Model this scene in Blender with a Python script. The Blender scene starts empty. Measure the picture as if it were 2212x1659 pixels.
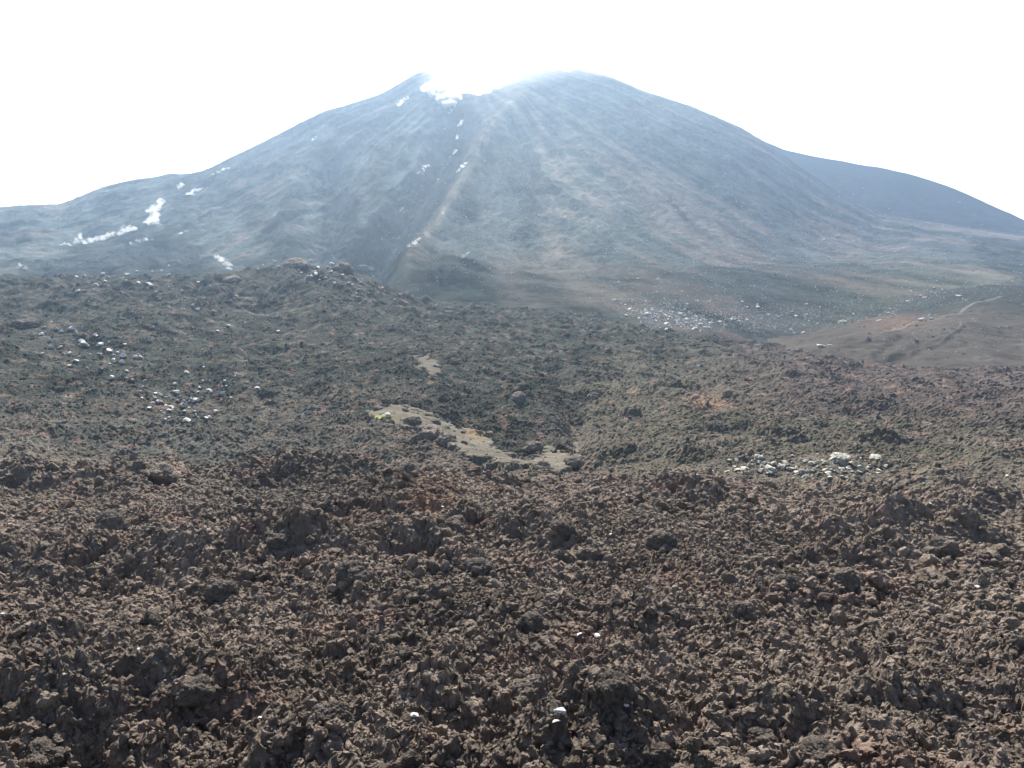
import bpy, math, random
import numpy as np
from mathutils import Vector, Matrix, noise as mnoise

R = math.radians
F32 = np.float32
rng = np.random.default_rng(7)
random.seed(7)
scene = bpy.context.scene
COL = scene.collection

# ------------------------------------------------------------------ camera, sky, sun, exposure
PITCH = R(8.0)
FPX = 887.0                      # focal length in pixels of the 1024 px wide frame
cam_d = bpy.data.cameras.new("camera")
cam = bpy.data.objects.new("camera", cam_d)
COL.objects.link(cam)
cam_d.sensor_width = 36.0
cam_d.lens = 36.0 * FPX / 1024.0
cam_d.clip_start = 0.1
cam_d.clip_end = 20000.0
cam.location = (0, 0, 0)
cam.rotation_euler = (R(90) - PITCH, 0, 0)
scene.camera = cam

SUN_AZ, SUN_EL = R(-7.0), R(45.0)
world = bpy.data.worlds.new("World")
scene.world = world
world.use_nodes = True
wn = world.node_tree
sky = wn.nodes.new("ShaderNodeTexSky")
sky.sky_type = 'NISHITA'
sky.sun_disc = False
sky.sun_elevation = SUN_EL
sky.sun_rotation = SUN_AZ
sky.altitude = 1500
sky.air_density = 1.0
sky.dust_density = 3.0
bg = wn.nodes["Background"]
bg.inputs[1].default_value = 0.068
wn.links.new(sky.outputs[0], bg.inputs[0])

sun_d = bpy.data.lights.new("sun", 'SUN')
sun_d.energy = 4.2
sun_d.angle = R(0.5)
sun_d.color = (1.0, 0.95, 0.88)
sun = bpy.data.objects.new("sun", sun_d)
COL.objects.link(sun)
sdir = Vector((math.sin(SUN_AZ) * math.cos(SUN_EL), math.cos(SUN_AZ) * math.cos(SUN_EL), math.sin(SUN_EL)))
sun.rotation_euler = sdir.to_track_quat('Z', 'Y').to_euler()

scene.view_settings.view_transform = 'Standard'
scene.view_settings.look = 'None'
scene.view_settings.exposure = 1.88
scene.view_settings.gamma = 1.0
cy = scene.cycles
cy.max_bounces = 6
cy.diffuse_bounces = 2
cy.glossy_bounces = 1
cy.volume_bounces = 2
cy.transparent_max_bounces = 16
cy.use_denoising = True

HAZE_DENSITY = 0.00028

# ------------------------------------------------------------------ tags
def tag(o, label=None, cat=None, group=None, kind=None):
    if label: o["label"] = label
    if cat: o["category"] = cat
    if group: o["group"] = group
    if kind: o["kind"] = kind
    return o

# ------------------------------------------------------------------ photo coordinates (2212 px wide view) to rays
K = 1024.0 / 2212.0
CP, SP = math.cos(PITCH), math.sin(PITCH)

def ray(X, Y):
    xc = (np.asarray(X, float) * K - 512.0) / FPX
    yc = (384.0 - np.asarray(Y, float) * K) / FPX
    return xc, CP + yc * SP, -SP + yc * CP

def az_ratio(X, Y):
    dx, dy, dz = ray(X, Y)
    return np.arctan2(dx, dy), dz / np.hypot(dx, dy)

def pt_plane(X, Y, D):
    dx, dy, dz = ray(X, Y)
    return dx / dy * D, dz / dy * D

def proj(x, y, z):
    d = y * CP - z * SP
    d = np.maximum(d, 0.01)
    X = (x / d * FPX + 512.0) / K
    Y = (384.0 - (z * CP + y * SP) / d * FPX) / K
    return X, Y

def Xaz(X):
    """azimuth of a column of the view at the horizon"""
    return float(az_ratio(X, 560)[0])

# ------------------------------------------------------------------ numpy noise
def _hash(ix, iy, seed):
    h = ix.astype(np.uint32) * np.uint32(374761393) + iy.astype(np.uint32) * np.uint32(668265263) + np.uint32((seed * 974634777) & 0xffffffff)
    h ^= h >> np.uint32(13)
    h *= np.uint32(1274126177)
    h ^= h >> np.uint32(16)
    return h

_ga = np.linspace(0, 2 * np.pi, 257)[:256]
_GX, _GY = np.cos(_ga).astype(F32), np.sin(_ga).astype(F32)

def perlin(x, y, seed=0):
    xf = np.floor(x); yf = np.floor(y)
    ix = xf.astype(np.int64); iy = yf.astype(np.int64)
    fx = (x - xf).astype(F32); fy = (y - yf).astype(F32)
    u = fx * fx * fx * (fx * (fx * 6 - 15) + 10)
    v = fy * fy * fy * (fy * (fy * 6 - 15) + 10)
    def g(dx, dy):
        h = _hash(ix + dx, iy + dy, seed) & np.uint32(255)
        return _GX[h] * (fx - dx) + _GY[h] * (fy - dy)
    a = g(0, 0); b = g(1, 0); c = g(0, 1); d = g(1, 1)
    return (a + u * (b - a) + v * ((c + u * (d - c)) - (a + u * (b - a)))) * 1.5

def fbm(x, y, octv=4, seed=0, gain=0.5, lac=2.03):
    s = 0; a = 1.0
    for i in range(octv):
        s = s + a * perlin(x, y, seed + i)
        x = x * lac + 17.3; y = y * lac - 9.1; a *= gain
    return s

def ridged(x, y, octv=4, seed=0, gain=0.5):
    s = 0; a = 1.0
    for i in range(octv):
        s = s + a * (1 - np.abs(perlin(x, y, seed + i)) * 2)
        x = x * 2.07 + 5.2; y = y * 2.07 + 3.7; a *= gain
    return s

def domes(x, y, cell, seed=0, tall=0.6):
    """heap of lumps: highest of the tilted domes sitting on a jittered lattice"""
    x = x / cell; y = y / cell
    ix = np.floor(x).astype(np.int64); iy = np.floor(y).astype(np.int64)
    best = np.zeros(x.shape, F32)
    for dx in (-1, 0, 1):
        for dy in (-1, 0, 1):
            h = _hash(ix + dx, iy + dy, seed)
            px = (h & np.uint32(1023)).astype(F32) / 1023.0
            py = ((h >> np.uint32(10)) & np.uint32(1023)).astype(F32) / 1023.0
            rr = 0.35 + 0.5 * ((h >> np.uint32(20)) & np.uint32(63)).astype(F32) / 63.0
            hh = ((h >> np.uint32(26)) & np.uint32(63)).astype(F32) / 63.0
            ex = (x - (ix + dx)).astype(F32) - px
            ey = (y - (iy + dy)).astype(F32) - py
            d2 = (ex * ex + ey * ey) / (rr * rr)
            v = np.sqrt(np.maximum(0, 1 - d2)) * rr * (0.5 + hh) + np.where(d2 < 1, 0.5 * ex * (hh - 0.5) + 0.15 * hh, 0)
            np.maximum(best, v, out=best)
    return best * cell * tall

def sstep(a, b, x):
    t = np.clip((x - a) / float(b - a), 0, 1)
    return t * t * (3 - 2 * t)

# ------------------------------------------------------------------ mesh helpers
def mesh_from(name, verts, quads=None, tris=None, tint=None, smooth=False):
    me = bpy.data.meshes.new(name)
    verts = np.ascontiguousarray(verts, F32)
    me.vertices.add(len(verts))
    me.vertices.foreach_set("co", verts.ravel())
    if quads is not None:
        idx = np.ascontiguousarray(quads, np.int32); n, w = len(idx), 4
    else:
        idx = np.ascontiguousarray(tris, np.int32); n, w = len(idx), 3
    me.loops.add(n * w)
    me.loops.foreach_set("vertex_index", idx.ravel())
    me.polygons.add(n)
    me.polygons.foreach_set("loop_start", np.arange(0, n * w, w, dtype=np.int32))
    if smooth:
        me.polygons.foreach_set("use_smooth", np.ones(n, bool))
    else:
        me.polygons.foreach_set("use_smooth", np.zeros(n, bool))
    if tint is not None:
        at = me.color_attributes.new("tint", 'FLOAT_COLOR', 'POINT')
        c = np.ones((len(verts), 4), F32); c[:, :3] = tint
        at.data.foreach_set("color", c.ravel())
    me.update(calc_edges=True)
    return me

def add_mesh(name, me, mat, parent=None):
    o = bpy.data.objects.new(name, me)
    COL.objects.link(o)
    if mat is not None and not me.materials: me.materials.append(mat)
    o.parent = parent
    return o

SHEETS = []      # (az array, ln r array, Z coarse) used to find the ground under a point
def grid_quads(na, nr):
    i = np.arange(na * nr, dtype=np.int32).reshape(nr, na)
    return np.stack([i[:-1, :-1], i[:-1, 1:], i[1:, 1:], i[1:, :-1]], -1).reshape(-1, 4)

def sample(az_arr, lr_arr, Z, az, lr):
    fa = np.clip((az - az_arr[0]) / (az_arr[1] - az_arr[0]), 0, len(az_arr) - 1.001)
    fr = np.clip(np.interp(lr, lr_arr, np.arange(len(lr_arr))), 0, len(lr_arr) - 1.001)
    ia = fa.astype(int); ir = fr.astype(int); ta = fa - ia; tr = fr - ir
    return (Z[ir, ia] * (1 - ta) + Z[ir, ia + 1] * ta) * (1 - tr) + (Z[ir + 1, ia] * (1 - ta) + Z[ir + 1, ia + 1] * ta) * tr

class Sheet:
    def __init__(s, az, lr, Z, lo=0, hi=1e9): s.az, s.lr, s.Z, s.lo, s.hi = az, lr, Z, lo, hi
    def height(s, x, y):
        x = np.atleast_1d(np.asarray(x, float)); y = np.atleast_1d(np.asarray(y, float))
        return sample(s.az, s.lr, s.Z, np.arctan2(x, y), np.log(np.hypot(x, y)))

def ground(x, y):
    """highest surface at a plan position"""
    z = np.full(np.shape(np.atleast_1d(x)), -1e9)
    for s in SHEETS:
        r = np.hypot(x, y)
        ok = (r >= s.lo) & (r <= s.hi)
        z = np.where(ok, np.maximum(z, s.height(x, y)), z)
    return z

def surf(X, Y, rmin=6, rmax=1350):
    """nearest point of the ground seen at photo position X, Y"""
    az, t = az_ratio(X, Y)
    r = np.exp(np.linspace(math.log(rmin), math.log(rmax), 2600))
    x = np.sin(az) * r; y = np.cos(az) * r
    q = ground(x, y) / r
    hit = np.nonzero(q >= t)[0]
    if len(hit) == 0: return None
    i = hit[0]
    return float(x[i]), float(y[i]), float(q[i] * r[i]), float(r[i])

# ------------------------------------------------------------------ materials
def new_mat(name):
    m = bpy.data.materials.new(name)
    m.use_nodes = True
    return m, m.node_tree.nodes, m.node_tree.links

def rock_mat(name, col=None, use_tint=False, rough=0.85, spec=0.25, var=0.5, scale=3.0, bump=0.4, bump_scale=12.0, bump_dist=0.05, col2=None):
    m, N, L = new_mat(name)
    b = N["Principled BSDF"]
    b.inputs["Roughness"].default_value = rough
    b.inputs["Specular IOR Level"].default_value = spec
    tc = N.new("ShaderNodeTexCoord")
    n1 = N.new("ShaderNodeTexNoise"); n1.inputs["Scale"].default_value = scale; n1.inputs["Detail"].default_value = 6; n1.inputs["Roughness"].default_value = 0.65
    L.new(tc.outputs["Object"], n1.inputs["Vector"])
    mr = N.new("ShaderNodeMapRange"); mr.inputs[1].default_value = 0.3; mr.inputs[2].default_value = 0.7
    mr.inputs[3].default_value = 1 - var; mr.inputs[4].default_value = 1 + var
    L.new(n1.outputs["Fac"], mr.inputs[0])
    mx = N.new("ShaderNodeMix"); mx.data_type = 'RGBA'; mx.blend_type = 'MULTIPLY'; mx.inputs["Factor"].default_value = 1.0
    if use_tint:
        at = N.new("ShaderNodeAttribute"); at.attribute_name = "tint"
        src = at.outputs["Color"]
    else:
        cm = N.new("ShaderNodeMix"); cm.data_type = 'RGBA'
        cm.inputs["A"].default_value = (*col, 1); cm.inputs["B"].default_value = (*(col2 or col), 1)
        oi = N.new("ShaderNodeObjectInfo")
        L.new(oi.outputs["Random"], cm.inputs["Factor"])
        src = cm.outputs["Result"]
    L.new(src, mx.inputs["A"])
    L.new(mr.outputs[0], mx.inputs["B"])
    L.new(mx.outputs["Result"], b.inputs["Base Color"])
    n2 = N.new("ShaderNodeTexNoise"); n2.inputs["Scale"].default_value = bump_scale; n2.inputs["Detail"].default_value = 5; n2.inputs["Roughness"].default_value = 0.7
    L.new(tc.outputs["Object"], n2.inputs["Vector"])
    bp = N.new("ShaderNodeBump"); bp.inputs["Strength"].default_value = bump; bp.inputs["Distance"].default_value = bump_dist
    L.new(n2.outputs["Fac"], bp.inputs["Height"])
    L.new(bp.outputs[0], b.inputs["Normal"])
    return m

M_lava = rock_mat("lava", use_tint=True, var=0.4, scale=2.3, bump=1.0, bump_scale=11, bump_dist=0.11, spec=0.02, rough=1.0)
M_block = rock_mat("lava_block", (0.18, 0.149, 0.12), col2=(0.14, 0.118, 0.097), var=0.4, scale=3, bump=1.0, bump_scale=9, bump_dist=0.12, spec=0.02, rough=1.0)
M_slope = rock_mat("cone_slope", use_tint=True, var=0.22, scale=0.25, bump=0.5, bump_scale=0.5, bump_dist=0.8, spec=0.0, rough=1.0)
M_ash = rock_mat("ash", use_tint=True, var=0.12, scale=0.6, bump=0.3, bump_scale=4, bump_dist=0.06, spec=0.0, rough=1.0)
M_pale = rock_mat("pale_rock", (0.52, 0.48, 0.43), col2=(0.22, 0.21, 0.20), var=0.25, scale=2, bump=0.4, bump_scale=8, bump_dist=0.04, rough=0.7)
M_yellow = rock_mat("sulphur_stained_rock", (0.34, 0.32, 0.25), col2=(0.19, 0.175, 0.14), var=0.3, scale=2, bump=0.5, bump_scale=8, bump_dist=0.05, rough=0.8)
M_white = rock_mat("white_stone", (0.50, 0.48, 0.44), col2=(0.36, 0.35, 0.32), var=0.1, scale=2, bump=0.2, rough=0.6)

# ------------------------------------------------------------------ thin-plate interpolation of the macro relief
class TPS:
    def __init__(s, pts):
        p = np.array(pts, float)
        s.c = np.c_[p[:, 0] * 3.0, p[:, 1]]
        n = len(p)
        D = np.linalg.norm(s.c[:, None] - s.c[None], axis=2)
        A = np.zeros((n + 3, n + 3))
        A[:n, :n] = s.phi(D) + np.eye(n) * 0.002
        A[:n, n] = 1; A[:n, n + 1:] = s.c; A[n, :n] = 1; A[n + 1:, :n] = s.c.T
        s.w = np.linalg.solve(A, np.r_[p[:, 2], 0, 0, 0])
    @staticmethod
    def phi(d): return np.where(d > 1e-9, d * d * np.log(np.maximum(d, 1e-9)), 0)
    def grid(s, az, lr):
        A, B = np.meshgrid(az * 3.0, lr)
        out = np.zeros(A.size); a = A.ravel(); b = B.ravel()
        for i in range(len(s.c)):
            out += s.w[i] * s.phi(np.hypot(a - s.c[i, 0], b - s.c[i, 1]))
        n = len(s.c)
        return (out + s.w[n] + s.w[n + 1] * a + s.w[n + 2] * b).reshape(A.shape)

def yr(X, Y): return float(az_ratio(X, Y)[1])
ctl = []
for X in (-500, 0, 550, 1100, 1650, 2212, 2700):
    for r, q in ((4.5, -.80), (7, -.70), (10, -.61), (14, -.50), (20, -.394), (32, -.31), (46, -.27)):
        ctl.append((Xaz(X), math.log(r), q))
crest = {-500: 985, 0: 995, 300: 1003, 600: 1008, 900: 1015, 1250: 1028, 1600: 1040, 2212: 1050, 2700: 1060}
for X, Y in crest.items():
    ctl.append((Xaz(X), math.log(62), yr(X, Y)))
    ctl.append((Xaz(X), math.log(72), yr(X, Y) - 0.028))
rows = {
    88:  {-500: 1010, 0: 1015, 300: 1030, 600: 1050, 900: 1080, 1200: 1045, 1500: 1030, 1800: 1020, 2212: 1030, 2700: 1040},
    110: {-500: 970, 0: 975, 300: 990, 600: 1000, 900: 1010, 1100: 1000, 1200: 1003, 1500: 975, 1800: 960, 2212: 985, 2700: 990},
    145: {-500: 880, 0: 890, 300: 905, 600: 910, 850: 880, 1050: 930, 1240: 950, 1500: 905, 1800: 905, 2212: 930, 2700: 935},
    200: {-500: 790, 0: 800, 300: 805, 600: 805, 900: 800, 1200: 815, 1500: 830, 1800: 840, 2212: 865, 2700: 880},
    260: {-500: 700, 0: 715, 300: 710, 600: 715, 900: 725, 1200: 740, 1500: 765, 1800: 790, 2212: 822, 2700: 840},
    300: {-500: 660, 0: 670, 300: 660, 600: 655, 900: 685, 1200: 705, 1500: 735, 1770: 763, 2212: 800, 2700: 825},
    340: {-500: 625, 0: 630, 300: 625, 600: 595, 700: 585, 900: 650, 1200: 685, 1500: 724, 1770: 764, 2212: 806, 2700: 830},
    380: {-500: 605, 0: 608, 300: 603, 600: 578, 700: 575, 870: 625, 1000: 655, 1200: 674, 1500: 722, 1770: 770, 2212: 812},
    420: {-500: 600, 0: 602, 300: 598, 600: 590, 700: 588, 900: 660, 1200: 680, 1500: 730},
    470: {-500: 600, 0: 600, 300: 600, 600: 610, 900: 680, 1200: 700, 1500: 750},
}
for r, row in rows.items():
    for X, Y in row.items():
        ctl.append((Xaz(X), math.log(r), yr(X, Y)))
lava_q = TPS(ctl)
C_az = np.linspace(-R(46), R(46), 300)
C_lr = np.linspace(math.log(3.2), math.log(480), 420)
C_q = lava_q.grid(C_az, C_lr)

def macro(az, r):
    return sample(C_az, C_lr, C_q, az, np.log(r)) * r

# ------------------------------------------------------------------ sand patches in the hollow (outline of the bare ash)
def cp(a): return [(752 + x * .32, 663.6 + y * .32) for x, y in a]
SAND = [cp([(100, 740), (120, 700), (300, 650), (480, 690), (640, 760), (800, 820), (950, 870), (1020, 950), (1140, 1010), (1290, 1010), (1330, 940), (1400, 955),
            (1540, 1000), (1560, 1070), (1430, 1110), (1280, 1105), (1090, 1060), (880, 1030), (800, 1000), (700, 960), (560, 880), (430, 840), (340, 800), (180, 780)]),
        cp([(440, 330), (520, 310), (600, 360), (640, 440), (600, 475), (540, 465), (480, 400)]),
        cp([(1890, 660), (1950, 650), (1965, 665), (1900, 690)])]

def poly_dist(px, py, poly):
    """signed distance (positive inside) to a polygon"""
    best = np.full(px.shape, 1e9, F32); inside = np.zeros(px.shape, bool)
    n = len(poly)
    for i in range(n):
        x1, y1 = poly[i]; x2, y2 = poly[(i + 1) % n]
        dx, dy = x2 - x1, y2 - y1
        t = np.clip(((px - x1) * dx + (py - y1) * dy) / (dx * dx + dy * dy), 0, 1)
        best = np.minimum(best, np.hypot(px - x1 - t * dx, py - y1 - t * dy))
        c = (y1 > py) != (y2 > py)
        xi = x1 + (py - y1) * dx / (dy if dy else 1e-9)
        inside ^= c & (px < xi)
    return np.where(inside, best, -best)

def line_dist(px, py, line):
    best = np.full(px.shape, 1e9)
    for (x1, y1), (x2, y2) in zip(line[:-1], line[1:]):
        dx, dy = x2 - x1, y2 - y1
        t = np.clip(((px - x1) * dx + (py - y1) * dy) / (dx * dx + dy * dy), 0, 1)
        best = np.minimum(best, np.hypot(px - x1 - t * dx, py - y1 - t * dy))
    return best

def sand_mask(x, y, z):
    X, Y = proj(x, y, z)
    m = np.zeros(x.shape, F32)
    ok = (X > 760) & (X < 1420) & (Y > 740) & (Y < 1040) & (y > 70)
    if ok.any():
        xs, ys = X[ok], Y[ok]
        wob = 12 * perlin(x[ok] / 4, y[ok] / 4, 71) + 10 * perlin(x[ok] / 1.3, y[ok] / 1.3, 72) + 6 * perlin(x[ok] / .5, y[ok] / .5, 73)
        d = np.full(xs.shape, -1e9)
        for p in SAND: d = np.maximum(d, poly_dist(xs, ys, p))
        m[ok] = sstep(-3, 5, d + wob)
    return m

# ------------------------------------------------------------------ lava field
def lava_surface(x, y, r, px):
    """relief of the clinker on top of the macro form. px = size of the mesh cells in metres"""
    # macro-scale warping so that lumps have no grid feel
    wx = 0.5 * perlin(x / 1.7, y / 1.7, 3) + 0.13 * perlin(x / .45, y / .45, 5) + .03 * perlin(x / .13, y / .13, 7)
    wy = 0.5 * perlin(x / 1.7 + 9, y / 1.7, 4) + 0.13 * perlin(x / .45, y / .45 + 7, 6) + .03 * perlin(x / .13, y / .13, 8)
    X = x + wx; Y = y + wy
    coarse = sstep(-0.25, 0.55, fbm(x / 9, y / 9, 2, 11))          # fields of bigger blocks
    far = sstep(60, 130, r)
    lodA = np.clip(1.7 - px / 0.4, 0, 1)
    h = 0.75 * fbm(x / 9, y / 9, 2, 21) + far * 1.0 * (ridged(x / 17, y / 17, 3, 22) - .9)
    h = h + 1.5 * far * fbm(x / 30, y / 30, 2, 23)
    h = h + (0.10 + .16 * coarse) * (ridged(x / 3.1, y / 3.1, 2, 31) - 0.9)
    rough = .45 + 1.1 * sstep(-.6, .6, fbm(x / 22, y / 22, 2, 13))
    h = h + (0.03 + 0.62 * coarse ** 2) * domes(X, Y, 2.3, 41, 0.42) * (1 - .3 * far) * rough
    h = h + domes(X + 3, Y, 1.05, 42, 0.5) * (0.08 + 0.4 * coarse) * (1 - .3 * far) * rough
    h = h + 1.3 * sstep(250, 330, r) * fbm(x / 9, y / 9, 4, 27)
    h = h + .8 * fbm(x / 10, y / 10, 3, 25) * np.exp(-((r - 58) / 16) ** 2)
    h = h + domes(X, Y + 5, 0.40 , 43, 0.6) * lodA * (.22 + .34 * rough * coarse + .55 * far)
    h = h + 0.09 * (ridged(X / .6, Y / .6, 2, 47) - .8) * lodA
    fine = px < 0.14
    if fine.any():
        xf, yf, Xf, Yf = x[fine], y[fine], X[fine], Y[fine]
        hh = 1.15 * domes(Xf + .7, Yf, 0.17, 44, 0.68) + 0.05 * (ridged(xf / .21, yf / .21, 2, 45) - .8)
        hh += 1.35 * domes(Xf, Yf + .3, 0.08, 46, 0.75) * np.clip(1.6 - px[fine] / .035, 0, 1)
        g = np.zeros_like(h); g[fine] = hh
        h = h + g * np.clip(1.5 - px / 0.09, 0, 1)
    h = h + 0.12 * fbm(x / .8, y / .8, 3, 51)
    h = h + np.where(px < .2, .035, 0) * fbm(x / .16, y / .16, 2, 53)
    return h

def lava_tint(x, y, z, r):
    X, Y = proj(x, y, z)
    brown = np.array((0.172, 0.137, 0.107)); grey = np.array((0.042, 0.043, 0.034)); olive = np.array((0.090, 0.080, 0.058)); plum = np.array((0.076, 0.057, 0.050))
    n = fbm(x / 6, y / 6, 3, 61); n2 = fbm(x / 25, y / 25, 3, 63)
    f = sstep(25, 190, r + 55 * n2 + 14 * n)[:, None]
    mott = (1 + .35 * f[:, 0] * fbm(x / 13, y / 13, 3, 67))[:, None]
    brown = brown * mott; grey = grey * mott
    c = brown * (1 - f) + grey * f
    rt = (f[:, 0] * sstep(1235, 1275, X + 25 * n2) * sstep(700, 860, Y + 40 * n2))[:, None]
    c = c * (1 - rt) + olive * rt
    pl = (f[:, 0] * sstep(1450, 1800, X) * (1 - sstep(860, 960, Y + 40 * n2)))[:, None]
    c = c * (1 - .8 * pl) + plum * .8 * pl
    lt = (f[:, 0] * (1 - sstep(600, 850, X)) * sstep(830, 930, Y + 40 * n2))[:, None]
    c = c * (1 - .6 * lt) + np.array((0.088, 0.086, 0.073)) * .6 * lt
    rd = sstep(0.25, 0.7, fbm(x / 3.1, y / 3.1, 2, 65))[:, None]
    c = c * (1 - .5 * rd) + np.array((0.19, 0.125, 0.095)) * .5 * rd
    # orange-brown patches on the right lobe
    for (a, b, w, hgt) in ((1535, 855, 60, 22), (1160, 1130, 30, 12), (930, 1060, 70, 25)):
        g = np.exp(-((X - a) / w) ** 2 - ((Y - b) / hgt) ** 2)[:, None] * .7 * (0.6 + .6 * sstep(-.3, .4, n))[:, None]
        c = c * (1 - g) + np.array((0.2, 0.125, 0.085)) * g
    return (c * (1 + 0.25 * n[:, None])).astype(F32)

MOUNDS = [(430, 1440, 120, 30, .50), (180, 1565, 230, 50, -1.0), (120, 1470, 150, 26, .4), (330, 1430, 60, 20, .3), (1000, 1470, 150, 34, .55), (1060, 1560, 140, 40, -.7), (1650, 1545, 150, 34, .5), (1680, 1620, 110, 30, -.45),
          (760, 1225, 80, 22, .8), (770, 1270, 80, 20, -.5), (560, 1560, 80, 30, .3), (1950, 1480, 130, 22, .5), (1980, 1530, 130, 24, -.35), (1420, 1270, 90, 18, .6), (1440, 1310, 90, 16, -.45), (1830, 1250, 150, 14, .6),
          (1850, 1285, 150, 14, -.5), (300, 1170, 120, 16, .9), (310, 1210, 120, 18, -.7), (1000, 1310, 120, 16, -.6), (620, 1090, 90, 10, 1.0), (1430, 1090, 80, 10, .9), (2020, 1170, 70, 10, -.8), (1250, 1400, 60, 26, -.5), (780, 1420, 60, 30, -.45)]

def build_lava():
    az = np.arange(-R(43), R(43), R(0.084))
    lr = [math.log(3.6)]
    while math.exp(lr[-1]) < 470:
        r = math.exp(lr[-1])
        lr.append(lr[-1] + (0.006 if r < 8 else 0.00155 if r < 66 else 0.0030 if r < 84 else 0.0023))
    lr = np.array(lr)
    V = []; T = []; Zs = []
    for a in range(0, len(lr), 120):
        l = lr[a:a + 120]
        A, L = np.meshgrid(az, l)
        A = A.ravel(); r = np.exp(L.ravel())
        x = np.sin(A) * r; y = np.cos(A) * r
        base = macro(A, r)
        px = r * R(0.084)
        m = sand_mask(x, y, base)
        h = lava_surface(x, y, r, px) - 0.55
        Xl, Yl = proj(x, y, base)
        for mx, my, wx_, wy_, hh in MOUNDS:
            if abs(my - 1400) < 400 and r.min() < 66:
                h = h + hh * (.85 if my > 1350 else .5) * np.exp(-(((Xl - mx) / wx_) ** 2) ** 1.5 - (((Yl - my) / wy_) ** 2) ** 1.5)
        h = h + 3.2 * np.exp(-((Xl - 1150) / 75) ** 2 - ((Yl - 880) / 45) ** 2) - 2.0 * np.exp(-((Xl - 1245) / 22) ** 2 - ((Yl - 930) / 55) ** 2)
        h = h * (1 - m) - 0.5 * m
        z = base + h
        s = np.clip(r / 60, .25, 1.2) * (1 - m)
        ox = .10 * s * perlin(x / .33, z / .33 + y / .4, 81) + .14 * s * perlin(x / .9, z / .7 + y, 83)
        cr = np.clip(1.3 - px / .12, 0, 1) * (1 - m)
        ox = ox + cr * .05 * perlin(x / .14, z / .12 + y / .3, 85); 
        z = z + cr * .04 * perlin(x / .11 + y / .2, z / .13, 87)
        oy = cr * .07 * perlin(x / .13 + 5, z / .1 + y / .3, 86) + .10 * s * perlin(y / .33, z / .33 + x / .4, 82) - .10 * s * np.clip(h, -1, 1.5)   # lean a little, so tops overhang
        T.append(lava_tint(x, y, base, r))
        V.append(np.stack([x + ox, y + oy, z], -1)); Zs.append(z.reshape(len(l), -1))
    V = np.concatenate(V); T = np.concatenate(T); Z = np.concatenate(Zs)
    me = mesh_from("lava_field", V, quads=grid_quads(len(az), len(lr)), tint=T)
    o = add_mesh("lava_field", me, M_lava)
    tag(o, "rugged dark brown clinker lava field filling the foreground", "lava field", kind="structure")
    SHEETS.append(Sheet(az, lr, Z, 3.6, 470))
build_lava()

def build_sand():
    az = np.arange(Xaz(740), Xaz(1440), R(0.12))
    lr = np.arange(math.log(84), math.log(240), 0.0025)
    A, L = np.meshgrid(az, lr); A = A.ravel(); r = np.exp(L.ravel())
    x = np.sin(A) * r; y = np.cos(A) * r
    base = macro(A, r); m = sand_mask(x, y, base)
    z = base + 0.2 + .3 * fbm(x / 9, y / 9, 3, 91) + .16 * fbm(x / 2.2, y / 2.2, 4, 92) - (1 - m) * 3.2
    n = fbm(x / 7, y / 3, 3, 93)
    X, Y = proj(x, y, base)
    c = np.array((0.100, 0.089, 0.070)) * (1 + .25 * n[:, None])
    g = (np.exp(-((X - 1035) / 35) ** 2 - ((Y - 935) / 14) ** 2) * .7)[:, None]
    c = c * (1 - g) + np.array((0.2, 0.14, 0.075)) * g
    g = (np.exp(-((X - 825) / 18) ** 2 - ((Y - 907) / 6) ** 2))[:, None]
    c = c * (1 - g) + np.array((0.3, 0.3, 0.08)) * g
    me = mesh_from("sand_ground", np.stack([x, y, z], -1), quads=grid_quads(len(az), len(lr)), tint=c, smooth=True)
    o = add_mesh("sand_ground", me, M_ash)
    tag(o, "bare tan ash strip exposed in the hollow of the lava field", "ash patch", kind="structure")
    SHEETS.append(Sheet(az, lr, z.reshape(len(lr), -1), 84, 240))
build_sand()

# ------------------------------------------------------------------ the volcano
DC = 1000.0
CX = float(pt_plane(1030, 190, DC)[0])
def prof(pts, sgn):
    d, z = [], []
    for X, Y in pts:
        x, zz = pt_plane(X, Y, DC); d.append((x - CX) * sgn); z.append(zz)
    o = np.argsort(d); return np.array(d)[o], np.array(z)[o]
PR = prof([(1030, 192), (1115, 182), (1135, 165), (1165, 148), (1205, 140), (1260, 155), (1360, 187), (1490, 228), (1600, 275), (1700, 338), (1800, 408), (1900, 462), (2000, 478), (2212, 508), (2450, 560), (2700, 600)], 1)
PL = prof([(1030, 192), (960, 188), (938, 165), (918, 162), (900, 166), (820, 205), (700, 240), (600, 290), (520, 330), (430, 372), (360, 376), (220, 405), (130, 440), (0, 447), (-300, 470)], -1)
z0 = float(pt_plane(1030, 195, DC)[1])
PF = (np.array([0, 40, 100, 200, 300, 400, 480, 560, 640, 720, 900]), np.array([z0, z0 - 10, z0 - 45, z0 - 100, z0 - 149, z0 - 190, -3, -18, -25, -30, -33.0]))
_d = np.arange(-200, 1100, 4.0)
def smooth_prof(P, w):
    v = np.interp(np.abs(_d), *P); k = np.hanning(w + 2)[1:-1]; k /= k.sum()
    v = np.convolve(np.pad(v, w // 2, mode='edge'), k, 'valid')
    return _d[50:], v[50:]
PF = smooth_prof(PF, 41)
PB = (np.array([0, 60, 300, 700]), np.array([z0 + 4, z0 + 4, z0 - 130, -30.0]))

def cone_z(x, y):
    dx = x - CX; dy = y - DC
    d = np.hypot(dx, dy) + 1e-6
    c = dx / d; s = dy / d
    lat = np.where(dx > 0, np.interp(d, *PR), np.interp(d, *PL))
    fb = np.where(dy < 0, np.interp(d, *PF), np.interp(d, *PB))
    p = 2 + 2.5 * sstep(60, 560, d)
    w = np.abs(c) ** p
    return lat * w + fb * (1 - w)

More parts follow.
